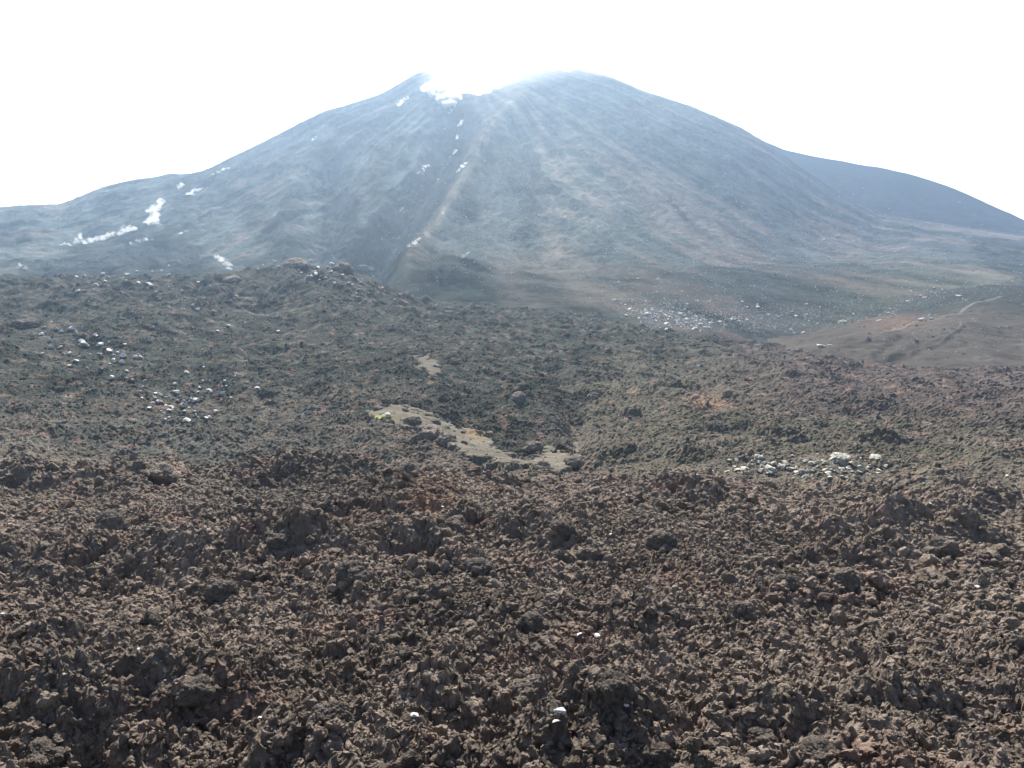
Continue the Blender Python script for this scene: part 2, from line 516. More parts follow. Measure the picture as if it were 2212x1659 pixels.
def skyline_fix(az, r, Z, target, ramp0):
    """lift or lower the upper part of each column so that its skyline has the traced height"""
    Q = Z / r[:, None]
    E = Q.max(0); ir = Q.argmax(0); rr = r[ir]
    ker = np.ones(41) / 41
    rr = np.convolve(np.pad(rr, 20, mode='edge'), ker, 'valid')
    e = target - E
    e = .5 * e + .5 * np.convolve(np.pad(e, 3, mode='edge'), np.ones(7) / 7, 'valid')
    w = sstep(ramp0, 1.0, (r[:, None]) / rr[None, :])
    return Z + r[:, None] * e[None, :] * w

def target_curve(pts, az):
    a = [az_ratio(X, Y) for X, Y in pts]
    xs = np.array([float(v[0]) for v in a]); ys = np.array([float(v[1]) for v in a])
    t = np.interp(az, xs, ys)
    k = np.ones(5) / 5
    return np.convolve(np.pad(t, 2, mode='edge'), k, 'valid')

def build_cone():
    az = np.arange(-R(46), R(46), R(0.10))
    r = np.concatenate([np.arange(270, 470, 1.2), np.arange(470, 1120, 0.9), np.arange(1120, 1500, 5.0)])
    A, Rr = np.meshgrid(az, r)
    x = np.sin(A) * Rr; y = np.cos(A) * Rr
    Z = cone_z(x, y)
    # soften the blended profiles
    tgt = target_curve([(-700, 490), (-300, 465), (-100, 455), (0, 447), (50, 443), (130, 440), (170, 425), (220, 405), (290, 388), (355, 378), (362, 373), (385, 376), (425, 373), (455, 362), (520, 330), (600, 290), (700, 240), (820, 205), (860, 183), (895, 160), (922, 152), (940, 168),
                        (975, 178), (1030, 178), (1080, 176), (1112, 172), (1130, 160), (1165, 146), (1205, 139), (1260, 149), (1320, 166), (1392, 196), (1490, 228), (1600, 275), (1650, 305), (1700, 340), (1800, 408),
                        (1900, 462), (2000, 478), (2212, 508), (2450, 560), (2800, 600)], az)
    dx = x - CX; dy = y - DC; d = np.hypot(dx, dy); phi = np.arctan2(dx, -dy)
    up = sstep(20, 160, d) * (1 - sstep(430, 600, d))
    wr = .06 * perlin(d / 90, phi * 3, 101)
    g = ridged((phi + wr) * 6 + 3, d / 700, 3, 103) - 1.0
    leftw = 1 - sstep(-0.1, 0.5, phi)
    relief = up * g * (2.2 + 1.5 * leftw)
    relief += up * 3 * leftw * fbm((phi) * 3, d / 260, 3, 107)
    relief += (.3 + .8 * leftw) * up * fbm(x / 26, y / 26, 4, 109)
    relief += .45 * up * (.5 + perlin(phi * 3, d / 200, 118)) * (ridged(phi * 19 + 3 * wr, d / 600, 3, 115) - .8)
    relief += .6 * fbm(x / 6, y / 8, 4, 111) * (0.25 + up)
    # terraces of old flows on the left foot
    lf = (1 - sstep(-.55, -.1, A)) * sstep(380, 480, Rr) * (1 - sstep(820, 980, Rr))
    relief += lf * 3.5 * (ridged(x / 70, y / 70, 3, 113) - .9)
    Xp, Yp = proj(x, y, Z)
    def gl(line, w): return np.exp(-(line_dist(Xp, Yp, line) / w) ** 2)
    gul = gl([(1010, 225), (960, 310), (920, 390), (850, 480), (800, 570)], 46)
    rib = gl([(1120, 215), (1040, 330), (1000, 410), (930, 510), (880, 590)], 26)
    gul2 = gl([(700, 350), (715, 450), (700, 560)], 45)
    rib2 = gl([(640, 385), (610, 470), (620, 560)], 22)
    relief += sstep(60, 140, d) * (-13 * gul + 10 * rib) - 8 * gul2 + 6 * rib2
    wobx = 14 * fbm(x / 14, y / 20, 3, 151); woby = 10 * fbm(x / 14 + 7, y / 20, 3, 152)
    SHADE_FLOWS = [([(965, 235), (1015, 235), (1062, 300), (1000, 392), (930, 500), (880, 595), (735, 575), (790, 480), (850, 405), (905, 345)], .62),  # shadowed gully band, its shade painted into the tint
             ([(672, 338), (760, 336), (775, 440), (795, 575), (690, 570), (700, 440)], .45),  # shadow wedge on the left face, put into the colour
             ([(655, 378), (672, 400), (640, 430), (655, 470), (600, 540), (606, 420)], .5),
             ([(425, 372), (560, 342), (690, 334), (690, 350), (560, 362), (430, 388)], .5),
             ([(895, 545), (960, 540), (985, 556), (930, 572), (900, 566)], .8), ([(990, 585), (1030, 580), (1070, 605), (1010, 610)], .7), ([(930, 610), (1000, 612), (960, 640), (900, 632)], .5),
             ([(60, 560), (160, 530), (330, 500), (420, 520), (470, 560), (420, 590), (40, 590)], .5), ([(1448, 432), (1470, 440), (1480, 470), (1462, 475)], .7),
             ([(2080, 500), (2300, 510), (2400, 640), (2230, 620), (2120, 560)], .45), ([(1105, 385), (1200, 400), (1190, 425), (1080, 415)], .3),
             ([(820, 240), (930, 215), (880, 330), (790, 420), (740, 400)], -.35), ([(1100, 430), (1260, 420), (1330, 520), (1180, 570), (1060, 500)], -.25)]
    shade_flow = np.zeros(x.shape)
    for poly, k in SHADE_FLOWS:
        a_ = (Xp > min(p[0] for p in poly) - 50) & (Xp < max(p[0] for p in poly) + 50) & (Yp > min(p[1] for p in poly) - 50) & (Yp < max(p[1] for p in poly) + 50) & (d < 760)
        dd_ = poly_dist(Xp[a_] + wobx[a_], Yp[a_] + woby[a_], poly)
        shade_flow[a_] += k * sstep(-7, 9, dd_)
    relief += np.abs(shade_flow) * (2.2 * fbm(x / 7, y / 11, 4, 153) + 2.0 * (ridged(x / 14, y / 30, 3, 155) - .8)) * sstep(40, 120, d)
    # hump at the foot of the cone
    hump = np.exp(-((Xp - 965) / 95) ** 2 - ((Yp - 590) / 42) ** 2)
    relief += 11 * hump
    relief += 1.1 * hump * fbm(x / 8, y / 8, 4, 117) + gul2 * 1.5 * fbm(x / 9, y / 9, 3, 119)
    Z = Z + relief
    Z = skyline_fix(az, r, Z, tgt, .45)
    Z += sstep(270, 330, Rr) * 0 + 0.5 * fbm(x / 40, y / 40, 3, 121)
    Z = Z - 7 * sstep(Xaz(1500), Xaz(1800), A) * (1 - sstep(430, 520, Rr)) - 25 * sstep(Xaz(1600), Xaz(1900), A) * (1 - sstep(300, 345, Rr))
    x = x.ravel(); y = y.ravel(); z = Z.ravel()
    X, Y = proj(x, y, z)
    ph = phi.ravel(); dd = d.ravel()
    st = fbm((ph + .5 * wr.ravel()) * 16, dd / 330, 4, 131)
    n = fbm(x / 22, y / 22, 4, 133); n3 = fbm(x / 90, y / 90, 3, 135)
    c = np.ones((len(x), 3)) * np.array((0.058, 0.066, 0.066))
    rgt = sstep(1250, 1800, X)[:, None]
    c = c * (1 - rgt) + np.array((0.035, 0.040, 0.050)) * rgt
    # ash apron at the foot on the right
    ap = (sstep(1550, 1950, X) * sstep(500, 640, Y))[:, None]
    c = c * (1 - ap) + np.array((0.062, 0.064, 0.054)) * ap
    red = (sstep(.05, .7, st + .6 * n3 + .5 * np.exp(-((X - 1500) / 350) ** 2 - ((Y - 560) / 120) ** 2)) * .42)[:, None]
    c = c * (1 - red) + np.array((0.098, 0.073, 0.064)) * red
    grn = (sstep(.1, .8, -st) * .4)[:, None]
    c = c * (1 - grn) + np.array((0.040, 0.056, 0.050)) * grn
    c = c * (1 - .35 * np.clip(shade_flow.ravel(), -1, 0))[:, None]
    dark = np.clip(1.25 * shade_flow.ravel() + .2 * hump.ravel(), 0, .88)[:, None]
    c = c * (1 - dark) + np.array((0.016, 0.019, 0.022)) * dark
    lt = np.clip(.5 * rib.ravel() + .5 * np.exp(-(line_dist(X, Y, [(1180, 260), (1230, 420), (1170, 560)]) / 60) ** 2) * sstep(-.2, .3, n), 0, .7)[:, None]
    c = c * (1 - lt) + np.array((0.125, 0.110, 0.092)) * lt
    lw = leftw.ravel()[:, None]
    c = c * (1 + .35 * n[:, None] + (.36 - .2 * lw) * st[:, None] + (.09 - .05 * lw) * fbm(ph * 45, dd / 260, 3, 137)[:, None] - .5 * lw * sstep(-.1, .5, fbm(x / 45, z / 30, 4, 139))[:, None] + .2 * fbm(x / 7, y / 7, 3, 141)[:, None])
    c = np.clip(c * (1.5 - .75 * sstep(760, 500, np.hypot(x, y)))[:, None] * np.array((1.03, 1.0, .88)), .008, 1)  # foot darkened in the tint, imitating glare that fades below the summit
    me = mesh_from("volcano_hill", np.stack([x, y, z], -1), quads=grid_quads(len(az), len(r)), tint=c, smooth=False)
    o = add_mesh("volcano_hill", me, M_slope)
    tag(o, "tall steaming volcano cone with a notched crater rising behind the lava field", "volcano", kind="structure")
    SHEETS.append(Sheet(az, np.log(r), z.reshape(len(r), -1), 270, 1495))
build_cone()

def shoulder(name, label, X0, X1, sky_pts, rr, depth, foot, col, seed):
    az = np.arange(Xaz(X0), Xaz(X1), R(0.12))
    r = np.concatenate([np.linspace(rr - depth, rr, 260), np.linspace(rr + 6, rr + 300, 30)])
    t = target_curve(sky_pts, az)
    A, Rr = np.meshgrid(az, r); x = np.sin(A) * Rr; y = np.cos(A) * Rr
    top = t[None, :] * rr
    k = np.clip((Rr - (rr - depth)) / depth, 0, 1)
    Z = foot + (top - foot) * (k ** 1.15)
    Z = np.where(Rr > rr, top - (Rr - rr) * .35, Z)
    Z += sstep(0, .3, k) * (1 - .75 * sstep(.7, 1, k)) * (2 * (ridged(A * 14 + .4 * k, k * .8, 3, seed) - 1) + 1.5 * fbm(x / 30, y / 30, 4, seed + 9))
    n = fbm(x / 30, y / 30, 4, seed + 5).ravel()[:, None]
    s = fbm(A * 14, k * 1.5, 3, seed + 6).ravel()[:, None]
    c = np.array(col) * (1 + .3 * n + .25 * s)
    me = mesh_from(name, np.stack([x, y, Z], -1).reshape(-1, 3), quads=grid_quads(len(az), len(r)), tint=np.clip(c, .02, 1))
    o = add_mesh(name, me, M_slope)
    tag(o, label, "hillside", kind="structure")
    SHEETS.append(Sheet(az, np.log(r), Z, r[0], r[-1]))

shoulder("shoulder_hill", "dark bluish shoulder of the volcano descending to the right edge", 1500, 2900,
         [(1400, 260), (1500, 262), (1600, 285), (1650, 304), (1700, 325), (1760, 338), (1850, 354), (1900, 362), (1950, 372), (2000, 385), (2050, 402), (2090, 420), (2150, 447), (2212, 475), (2500, 580), (2900, 640)],
         1250, 230, 0, (0.022, 0.020, 0.028), 201)
# ------------------------------------------------------------------ ash hills on the right
def build_ash():
    P = []
    rws = {
        240: {1500: 900, 1770: 880, 2212: 910, 2800: 930},
        290: {1500: 800, 1640: 790, 1770: 782, 1900: 795, 2212: 812, 2800: 835},
        315: {1500: 775, 1640: 765, 1770: 752, 1900: 757, 2060: 768, 2212: 785, 2800: 800},
        345: {1500: 760, 1640: 745, 1770: 738, 1840: 722, 1920: 716, 1990: 728, 2060: 716, 2212: 745, 2800: 760},
        375: {1500: 745, 1640: 730, 1770: 722, 1850: 700, 1950: 694, 2060: 686, 2212: 705, 2800: 720},
        405: {1500: 735, 1640: 722, 1770: 712, 1850: 696, 1950: 688, 2060: 677, 2212: 682, 2800: 690},
        440: {1500: 730, 1640: 722, 1770: 714, 1850: 700, 1950: 680, 2060: 655, 2212: 645, 2800: 640},
        500: {1500: 725, 1640: 715, 1770: 700, 1850: 680, 1950: 655, 2060: 625, 2212: 615, 2800: 600},
        560: {1500: 725, 1640: 710, 1770: 695, 1950: 655, 2212: 630, 2800: 620},
    }
    for r, row in rws.items():
        for X, Y in row.items(): P.append((Xaz(X), math.log(r), yr(X, Y)))
    t = TPS(P)
    az = np.arange(Xaz(1480), Xaz(2800), R(0.09))
    lr = np.arange(math.log(245), math.log(555), 0.0022)
    ca = np.linspace(az[0], az[-1], 120); cl = np.linspace(lr[0], lr[-1], 120)
    q = t.grid(ca, cl)
    A, L = np.meshgrid(az, lr); r = np.exp(L)
    Z = sample(ca, cl, q, A.ravel(), L.ravel()).reshape(A.shape) * r
    x = np.sin(A) * r; y = np.cos(A) * r
    X, Y = proj(x, y, Z)
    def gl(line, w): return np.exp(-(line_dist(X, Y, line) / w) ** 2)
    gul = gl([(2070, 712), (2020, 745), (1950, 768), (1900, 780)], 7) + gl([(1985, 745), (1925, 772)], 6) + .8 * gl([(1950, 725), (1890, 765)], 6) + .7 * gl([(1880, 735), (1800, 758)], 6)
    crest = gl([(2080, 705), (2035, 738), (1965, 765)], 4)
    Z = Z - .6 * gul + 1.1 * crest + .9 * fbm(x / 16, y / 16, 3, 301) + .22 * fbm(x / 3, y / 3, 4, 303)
    c = np.ones(X.shape + (3,)) * np.array((0.060, 0.052, 0.044))
    bk = sstep(380, 440, r + 20 * perlin(x / 20, y / 20, 309))[..., None]
    c = c * (1 - bk) + np.array((0.032, 0.034, 0.030)) * bk
    og = (np.exp(-((X - 1935) / 70) ** 2 - ((Y - 697) / 16) ** 2) * .75)[..., None]
    c = c * (1 - og) + np.array((0.105, 0.066, 0.050)) * og
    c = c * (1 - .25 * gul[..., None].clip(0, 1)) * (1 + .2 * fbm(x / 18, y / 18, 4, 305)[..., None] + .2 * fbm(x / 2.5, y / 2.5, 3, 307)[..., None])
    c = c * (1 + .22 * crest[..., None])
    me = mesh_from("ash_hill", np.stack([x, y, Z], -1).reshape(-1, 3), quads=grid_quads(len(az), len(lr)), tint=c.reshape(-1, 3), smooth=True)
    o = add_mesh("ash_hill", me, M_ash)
    tag(o, "low rounded hill of olive ash with erosion gullies at the right edge", "ash hill", kind="structure")
    SHEETS.append(Sheet(az, lr, Z, 245, 555))
build_ash()

def ribbon(name, label, pts, width, lift, col):
    P = []
    for X, Y in pts:
        s = surf(X, Y)
        if s: P.append(s[:2])
    P = np.array(P)
    t = np.linspace(0, len(P) - 1, 160)
    xs = np.interp(t, range(len(P)), P[:, 0]); ys = np.interp(t, range(len(P)), P[:, 1])
    ys += .8 * perlin(t / 3, t * 0, 401)
    dx = np.gradient(xs); dy = np.gradient(ys); l = np.hypot(dx, dy)
    nx, ny = -dy / l, dx / l
    V = []
    for k in (-1, -.5, 0, .5, 1):
        w = width * (1 + .25 * perlin(t / 2, t * 0 + k, 403))
        a = xs + nx * k * w; b = ys + ny * k * w
        V.append(np.stack([a, b, ground(a, b) + lift - .05 * abs(k)], -1))
    V = np.array(V).transpose(1, 0, 2).reshape(-1, 3)
    i = np.arange(160 * 5).reshape(160, 5)
    q = np.stack([i[:-1, :-1], i[:-1, 1:], i[1:, 1:], i[1:, :-1]], -1).reshape(-1, 4)
    me = mesh_from(name, V, quads=q, tint=np.ones((len(V), 3)) * np.array(col), smooth=True)
    tag(add_mesh(name, me, M_ash), label, "path", kind="structure")
ribbon("path", "faint worn footpath climbing across the ash hill towards the right edge",
       [(1905, 716), (1960, 703), (2010, 692), (2060, 680), (2085, 668), (2120, 652), (2165, 640)], .8, .12, (0.115, 0.105, 0.085))

# ------------------------------------------------------------------ rocks
def ico(sub):
    import bmesh
    bm = bmesh.new(); bmesh.ops.create_icosphere(bm, subdivisions=sub, radius=1.0)
    v = np.array([p.co[:] for p in bm.verts]); f = np.array([[q.index for q in p.verts] for p in bm.faces]); bm.free()
    return v, f
ICO = {s: ico(s) for s in (2, 3, 4, 5, 6)}

def n3(v, s, seed, octv=1):
    """3-D fractal noise"""
    off = Vector((seed * 3.7, seed * -1.3, seed * 2.1))
    f = mnoise.noise
    out = np.zeros(len(v)); k = 1.0
    for o in range(octv):
        out += k * np.fromiter((f(Vector(p) * s + off) for p in v.tolist()), float, len(v))
        s *= 2.1; k *= .5
    return out * 1.5

def rock_clinker(sub, seed):
    """jagged spiny lava lump"""
    v, f = ICO[sub]; g = np.random.default_rng(seed)
    n = v.copy()
    d = 1 + .38 * n3(v, 1.1, seed) + .28 * np.abs(n3(v, 2.4, seed + 1, 2)) + .14 * n3(v, 5.5, seed + 2, 2)
    if sub >= 4: d += .12 * n3(v, 7, seed + 3, 3) + .07 * np.abs(n3(v, 20, seed + 4, 2))
    n = v * d[:, None]
    for _ in range(2):
        a = g.normal(size=3); a /= np.linalg.norm(a); k = .55 + .35 * g.random()
        t = n @ a; over = np.maximum(0, t - k)
        n -= a * (over * .8)[:, None]
    n *= np.array((1, .7 + .3 * g.random(), .6 + .4 * g.random()))
    return n, f

def lumps(v, s, seed):
    """rounded lumps: one minus the squared distance to the nearest of scattered points"""
    off = Vector((seed * 1.7, seed * 2.3, -seed * .9))
    f = np.fromiter((mnoise.voronoi(Vector(p) * s + off)[0][0] for p in v.tolist()), float, len(v))
    return 1 - np.clip(f, 0, 1) ** 2

def rock_crumbly(sub, seed):
    """irregular block built up of knobbly clinker"""
    v, f = ICO[sub]; g = np.random.default_rng(seed)
    d = .62 + .30 * n3(v, 1.0, seed) + .26 * lumps(v, 1.7, seed) + .16 * lumps(v, 3.9, seed + 1) + .09 * lumps(v, 8.5, seed + 2)
    if sub >= 5: d += .05 * lumps(v, 18, seed + 3) + .02 * n3(v, 34, seed + 4)
    return v * d[:, None] * np.array((1, .75 + .25 * g.random(), .75 + .3 * g.random())), f

def rock_angular(sub, seed, flat=.6):
    """angular broken block"""
    v, f = ICO[sub]; g = np.random.default_rng(seed)
    n = v * 1.35
    for _ in range(15):
        a = g.normal(size=3); a /= np.linalg.norm(a); k = .5 + .4 * g.random()
        t = n @ a; over = np.maximum(0, t - k)
        n -= a * over[:, None]
    n = n * (1 + .05 * n3(v, 3, seed, 2)[:, None])
    n *= np.array((1, .65 + .3 * g.random(), flat * (.7 + .5 * g.random())))
    return n, f

def proto(fn, sub, seed, name, mat, **k):
    v, f = fn(sub, seed, **k)
    me = mesh_from(name, v, tris=f, smooth=False); me.materials.append(mat); return me

clinker_lo = [rock_clinker(2, 500 + i) for i in range(8)]
clinker_mid = [rock_clinker(3, 520 + i) for i in range(6)]
P_block = [proto(rock_crumbly, 6, 540 + i, "lava_boulder", M_block) for i in range(6)]
P_blockm = [proto(rock_crumbly, 5, 560 + i, "lava_boulder", M_block) for i in range(6)]
P_pale = [proto(rock_angular, 3, 600 + i, "pale_boulder", M_pale) for i in range(8)]
P_slab = [proto(rock_angular, 3, 620 + i, "pale_slab", M_pale, flat=.28) for i in range(4)]
P_yel = [proto(rock_angular, 3, 640 + i, "yellowish_boulder", M_yellow) for i in range(6)]
P_crust = [proto(rock_crumbly, 5, 650 + i, 'outcrop_boulder', M_yellow) for i in range(5)]
P_white = [proto(rock_angular, 3, 660 + i, "white_stone", M_white, flat=.4) for i in range(4)]

def rot_arrays(n):
    a = rng.random((n, 3)) * 2 * np.pi
    ca, sa = np.cos(a), np.sin(a)
    Rz = np.zeros((n, 3, 3)); Rz[:, 0, 0] = ca[:, 0]; Rz[:, 0, 1] = -sa[:, 0]; Rz[:, 1, 0] = sa[:, 0]; Rz[:, 1, 1] = ca[:, 0]; Rz[:, 2, 2] = 1
    Rx = np.zeros((n, 3, 3)); t = (rng.random(n) - .5) * 1.6; Rx[:, 0, 0] = 1; Rx[:, 1, 1] = np.cos(t); Rx[:, 1, 2] = -np.sin(t); Rx[:, 2, 1] = np.sin(t); Rx[:, 2, 2] = np.cos(t)
    return np.einsum('nij,njk->nik', Rx, Rz)

def scatter(name, label, cat, protos, x, y, z, size, mat, tint=None):
    V, Fc, T = [], [], []
    off = 0; pick = rng.integers(0, len(protos), len(x)); Rm = rot_arrays(len(x))
    for k, (v, f) in enumerate(protos):
        s = np.nonzero(pick == k)[0]
        if not len(s): continue
        P = np.einsum('nij,vj->nvi', Rm[s], v) * size[s, None, None] + np.stack([x[s], y[s], z[s]], -1)[:, None]
        V.append(P.reshape(-1, 3))
        Fc.append((f[None] + (np.arange(len(s)) * len(v))[:, None, None] + off).reshape(-1, 3)); off += len(s) * len(v)
        if tint is not None: T.append(np.repeat(tint[s], len(v), 0))
    me = mesh_from(name, np.concatenate(V), tris=np.concatenate(Fc), tint=np.concatenate(T) if T else None)
    return tag(add_mesh(name, me, mat), label, cat, kind="stuff")

def rubble():
    for name, label, n, lo, hi, pr, smin, smax in (
        ("lava_rubble", "loose jagged brown clinker lumps strewn over the foreground lava", 11000, 8, 64, clinker_mid, .03, .2),
        ("clinker_crumbs", "fine crumbs of clinker littering the foreground lava", 64000, 8, 64, clinker_lo, .014, .075),
        ("clinker_rubble", "fine grey clinker rubble covering the farther lava field", 16000, 64, 440, clinker_lo, .10, .36)):
        az = (rng.random(n) - .5) * R(78); r = np.exp(math.log(lo) + rng.random(n) * math.log(hi / lo))
        x = np.sin(az) * r; y = np.cos(az) * r
        keep = (sand_mask(x, y, macro(az, r)) < .3) | (rng.random(n) < .45)
        keep &= ground(x, y) <= SHEETS[0].height(x, y) + .05
        x, y, r, az = x[keep], y[keep], r[keep], az[keep]
        k = np.clip(perlin(x / 9, y / 9, 701) + .55, .15, 1)
        size = (smin + (smax - smin) * rng.random(len(x)) ** 3.2) * (.6 + .6 * k)
        if lo > 60: size *= np.clip(r / 160, .6, 1.3)
        else: size *= np.clip(r / 25, .7, 1.8)
        z = ground(x, y) + size * (.25 if smin > .02 else .5)
        t = lava_tint(x, y, z, r) * (.85 + .35 * rng.random((len(x), 1)))
        scatter(name, label, "rubble", pr, x, y, z, size, M_lava, t)
rubble()

def put(me, name, X, Y, size, label, cat, group=None, sink=.25, rz=None, tilt=0.3, squash=(1, 1, 1), base=True):
    s = surf(X, Y)
    if s is None: return None
    x, y, z, r = s
    px = r * K / FPX                    # metres covered by one photo unit here
    w = size * px * .5 * (.72 if size > 78 and group == "large dark lava blocks" else 1)                  # size is given as width in the photo
    o = bpy.data.objects.new(name, me); COL.objects.link(o)
    o.scale = (w * squash[0], w * squash[1], w * squash[2])
    o.rotation_euler = ((random.random() - .5) * tilt, (random.random() - .5) * tilt, random.random() * 6.28 if rz is None else rz)
    gz = float(ground(np.array([x]), np.array([y]))[0])
    o.location = (x, y, gz + w * squash[2] * (.5 - sink))
    return tag(o, label, cat, group)

# big dark blocks of the foreground, each told apart by its place and look
BIG = [
    (430, 1500, 120, "rounded dark lava boulder above the dark hollow at the bottom left"),
    (90, 1640, 120, "knobbly lava boulder cut by the bottom left corner"),
    (720, 1560, 130, "squat lava boulder near the bottom, a third of the way from the left edge"),
    (1140, 1520, 170, "dark lava block standing alone in the low centre"),
    (890, 1650, 80, "small round lava lump at the bottom edge below the white fragment"),
    (1430, 1640, 100, "tall pointed lava boulder at the bottom edge right of centre"),
    (1640, 1610, 120, "broad lava mound with a long shadow at the bottom right"),
    (1780, 1640, 130, "crumbly lava boulder to the right of the broad mound at the bottom"),
    (1320, 1490, 110, "lava boulder just above the white slab fragments"),
    (760, 1250, 120, "dark lava boulder with a reddish top left of the middle foreground"),
    (1035, 1230, 60, "angular dark lava boulder beside the small orange patch"),
    (985, 1140, 60, "pyramid shaped dark boulder in the middle distance of the foreground"),
    (880, 1020, 80, "big upright clinker block breaking the crest of the near slope"),
    (350, 1030, 85, "dark clinker outcrop on the left part of the crest"),
    (1210, 1145, 85, "low dark lava hump below the tip of the ash strip"),
    (1430, 1180, 70, "dark boulder with a flat top in the right middle foreground"),
    (1270, 1205, 60, "lava boulder with a thin pale rim right of centre"),
    (1600, 1330, 70, "rough lava lump in the right middle foreground"),
    (2030, 1190, 75, "dark overhanging boulder near the right edge"),
    (1830, 1260, 60, "dark boulder in a row of blocks in the right foreground"),
    (2030, 1270, 50, "small arched rock with a pale rim near the right edge"),
    (1700, 1265, 55, "brown pitted boulder left of the row of blocks in the right foreground"),
    (1240, 1020, 36, "dark clinker block at the right tip of the ash strip"),
    (1200, 1025, 26, "smaller dark block beside the right tip of the ash strip"),
    (1118, 862, 40, "large round boulder standing out of the lava lobe"),
    (1573, 855, 26, "upright pointed boulder beside the orange brown patch"),
    (60, 705, 80, "dark hummock of lava at the left edge above the pale rocks"),
    (740, 585, 60, "dark lava crag on the skyline of the lava ridge"),
    (640, 572, 55, "stony hump at the top of the lava ridge"),
    (790, 585, 34, "small dark crag on the right shoulder of the lava ridge"),
    (500, 605, 42, "broken lava crag left of the ridge hump"),
    (1860, 765, 0, ""),
    (600, 1170, 50, "dark lava block in the left part of the foreground slope"),
    (480, 1290, 75, "squarish dark boulder in the left foreground"),
    (870, 1420, 80, "standing lava splinter in the centre foreground"),
    (240, 1140, 70, "dark cavity-sided block in the left foreground"),
    (1150, 1350, 90, "cracked lava boulder in the centre of the foreground"),
    (330, 1345, 45, "pointed lava stone in the left foreground"),
]
for i, (X, Y, s, lab) in enumerate(BIG):
    if s == 0: continue
    put((P_block if s > 60 else P_blockm)[i % 6], "lava_boulder", X, Y, s, lab, "boulder", "large dark lava blocks", sink=.45, squash=(1, .9, .8 if Y > 720 else .45))

# dark blocks lying on the bare ash strip (crop coordinates of the strip)
for i, (a, b, s, lab) in enumerate([
    (430, 775, 44, "largest dark slab pile on the upper end of the ash strip"),
    (385, 700, 18, "small dark block above the slab pile on the ash strip"),
    (560, 860, 62, "broad dark clinker mass along the lower side of the ash strip"),
    (650, 930, 58, "dark clinker mass below the broad one at the ash strip's lower side"),
    (500, 880, 40, "dark clinker clump left of the broad mass at the ash strip"),
    (590, 780, 26, "dark stone in the middle of the upper ash strip"),
    (665, 815, 16, "small dark stone right of the one in the middle of the ash strip"),
    (780, 920, 16, "lone dark pebble-like block on the open ash"),
    (775, 845, 12, "tiny dark block near the upper rim of the ash strip"),
    (1330, 1070, 30, "dark clinker block at the lower edge of the right end of the ash strip"),
    (1255, 1020, 20, "small pale-topped block left of the dark one on the ash strip"),
    (1250, 960, 44, "rough clinker toe pushing onto the ash strip from above"),
    (1545, 1030, 38, "dark block at the far right end of the ash strip"),
    (1480, 1040, 20, "dark stone just left of the far right block on the ash strip"),
    (200, 690, 22, "dark flat block at the top left corner of the ash strip"),
    (270, 645, 26, "dark boulder above the left end of the ash strip"),
]):
    put(P_blockm[i % 6], "dark_boulder", 752 + a * .32, 663.6 + b * .32, s, lab, "boulder", "dark blocks on the ash strip", sink=.35, squash=(1, .8, .6))
put(P_yel[0], "pale_boulder", 752 + 262 * .32, 663.6 + 745 * .32, 30, "pale crusty rock sitting in a pit on the ash strip", "boulder", sink=.3)

def spread(n, fx, name, protos, smin, smax, label, cat, group, power=2.0, **k):
    for i in range(n):
        X, Y = fx()
        put(protos[i % len(protos)], name, X, Y, smin + (smax - smin) * random.random() ** power, label, cat, group, **k)

def on_line(pts, wx, wy):
    def f():
        t = random.random() * (len(pts) - 1); i = int(t); u = t - i
        return (pts[i][0] * (1 - u) + pts[i + 1][0] * u + random.gauss(0, wx), pts[i][1] * (1 - u) + pts[i + 1][1] * u + random.gauss(0, wy))
    return f

# boulders that rolled to the foot of the cone
spread(130, on_line([(1385, 672), (1430, 685), (1480, 698), (1530, 703)], 18, 8), "scree_boulder", P_pale, 5, 13,
       "pale boulder in the dense heap where the cone meets the lava", "boulder", "pale boulders heaped at the foot of the cone", sink=.2)
spread(70, on_line([(1300, 625), (1420, 640), (1480, 650), (1560, 665), (1640, 680), (1760, 690)], 55, 16), "scree_boulder", P_pale, 4, 11,
       "small grey boulder scattered on the scree just above the dense heap", "boulder", "grey boulders scattered on the scree")
spread(60, on_line([(1560, 690), (1640, 705), (1720, 718), (1780, 700), (1850, 690), (1950, 660), (2040, 628)], 10, 5), "plain_boulder", P_pale, 4, 10,
       "small pale boulder in the line along the foot of the ash hill", "boulder", "boulders strung along the foot of the ash hill")
for i, (X, Y, s, lab, kk) in enumerate([
    (2011, 691, 10, "white boulder at the fork of the path on the ash hill", 0),
    (1992, 693, 14, "long pale boulder left of the path fork on the ash hill", 0),
    (2010, 682, 8, "smaller round boulder standing behind the white one at the path fork", 0),
    (2070, 642, 15, "flat pale boulder high on the ash hill", 1),
    (2018, 623, 9, "greyish flat rock on the far slope above the ash hill", 1),
    (1773, 749, 18, "pale flat rock at the tip of the dark lava tongue", 1),
    (1792, 747, 10, "dark flat rock next to the pale one at the tip of the lava tongue", 1),
    (1823, 701, 8, "single pale boulder on the plain below the cone", 0),
    (1742, 660, 10, "isolated rock on the smooth ash below the cone", 0),
    (1875, 735, 9, "small dark rock on the front of the ash hill", 2),
    (1978, 739, 9, "dark rock above the gullies of the ash hill", 2),
    (1952, 704, 6, "tiny white stone on the front face of the ash hill", 0),
    (2120, 650, 9, "dark flat stone beside the upper footpath", 2),
    (1900, 695, 12, "grey boulder on the left crest of the ash hill", 0),
    (1780, 520, 7, "far white rock on the grey apron of the cone", 0),
    (1910, 470, 8, "white dot-like rock on the edge of the right apron", 0),
]):
    me = (P_pale, P_slab, P_blockm)[kk][i % 4]
    put(me, "lone_boulder", X, Y, s, lab, "boulder", sink=.15, rz=.3)

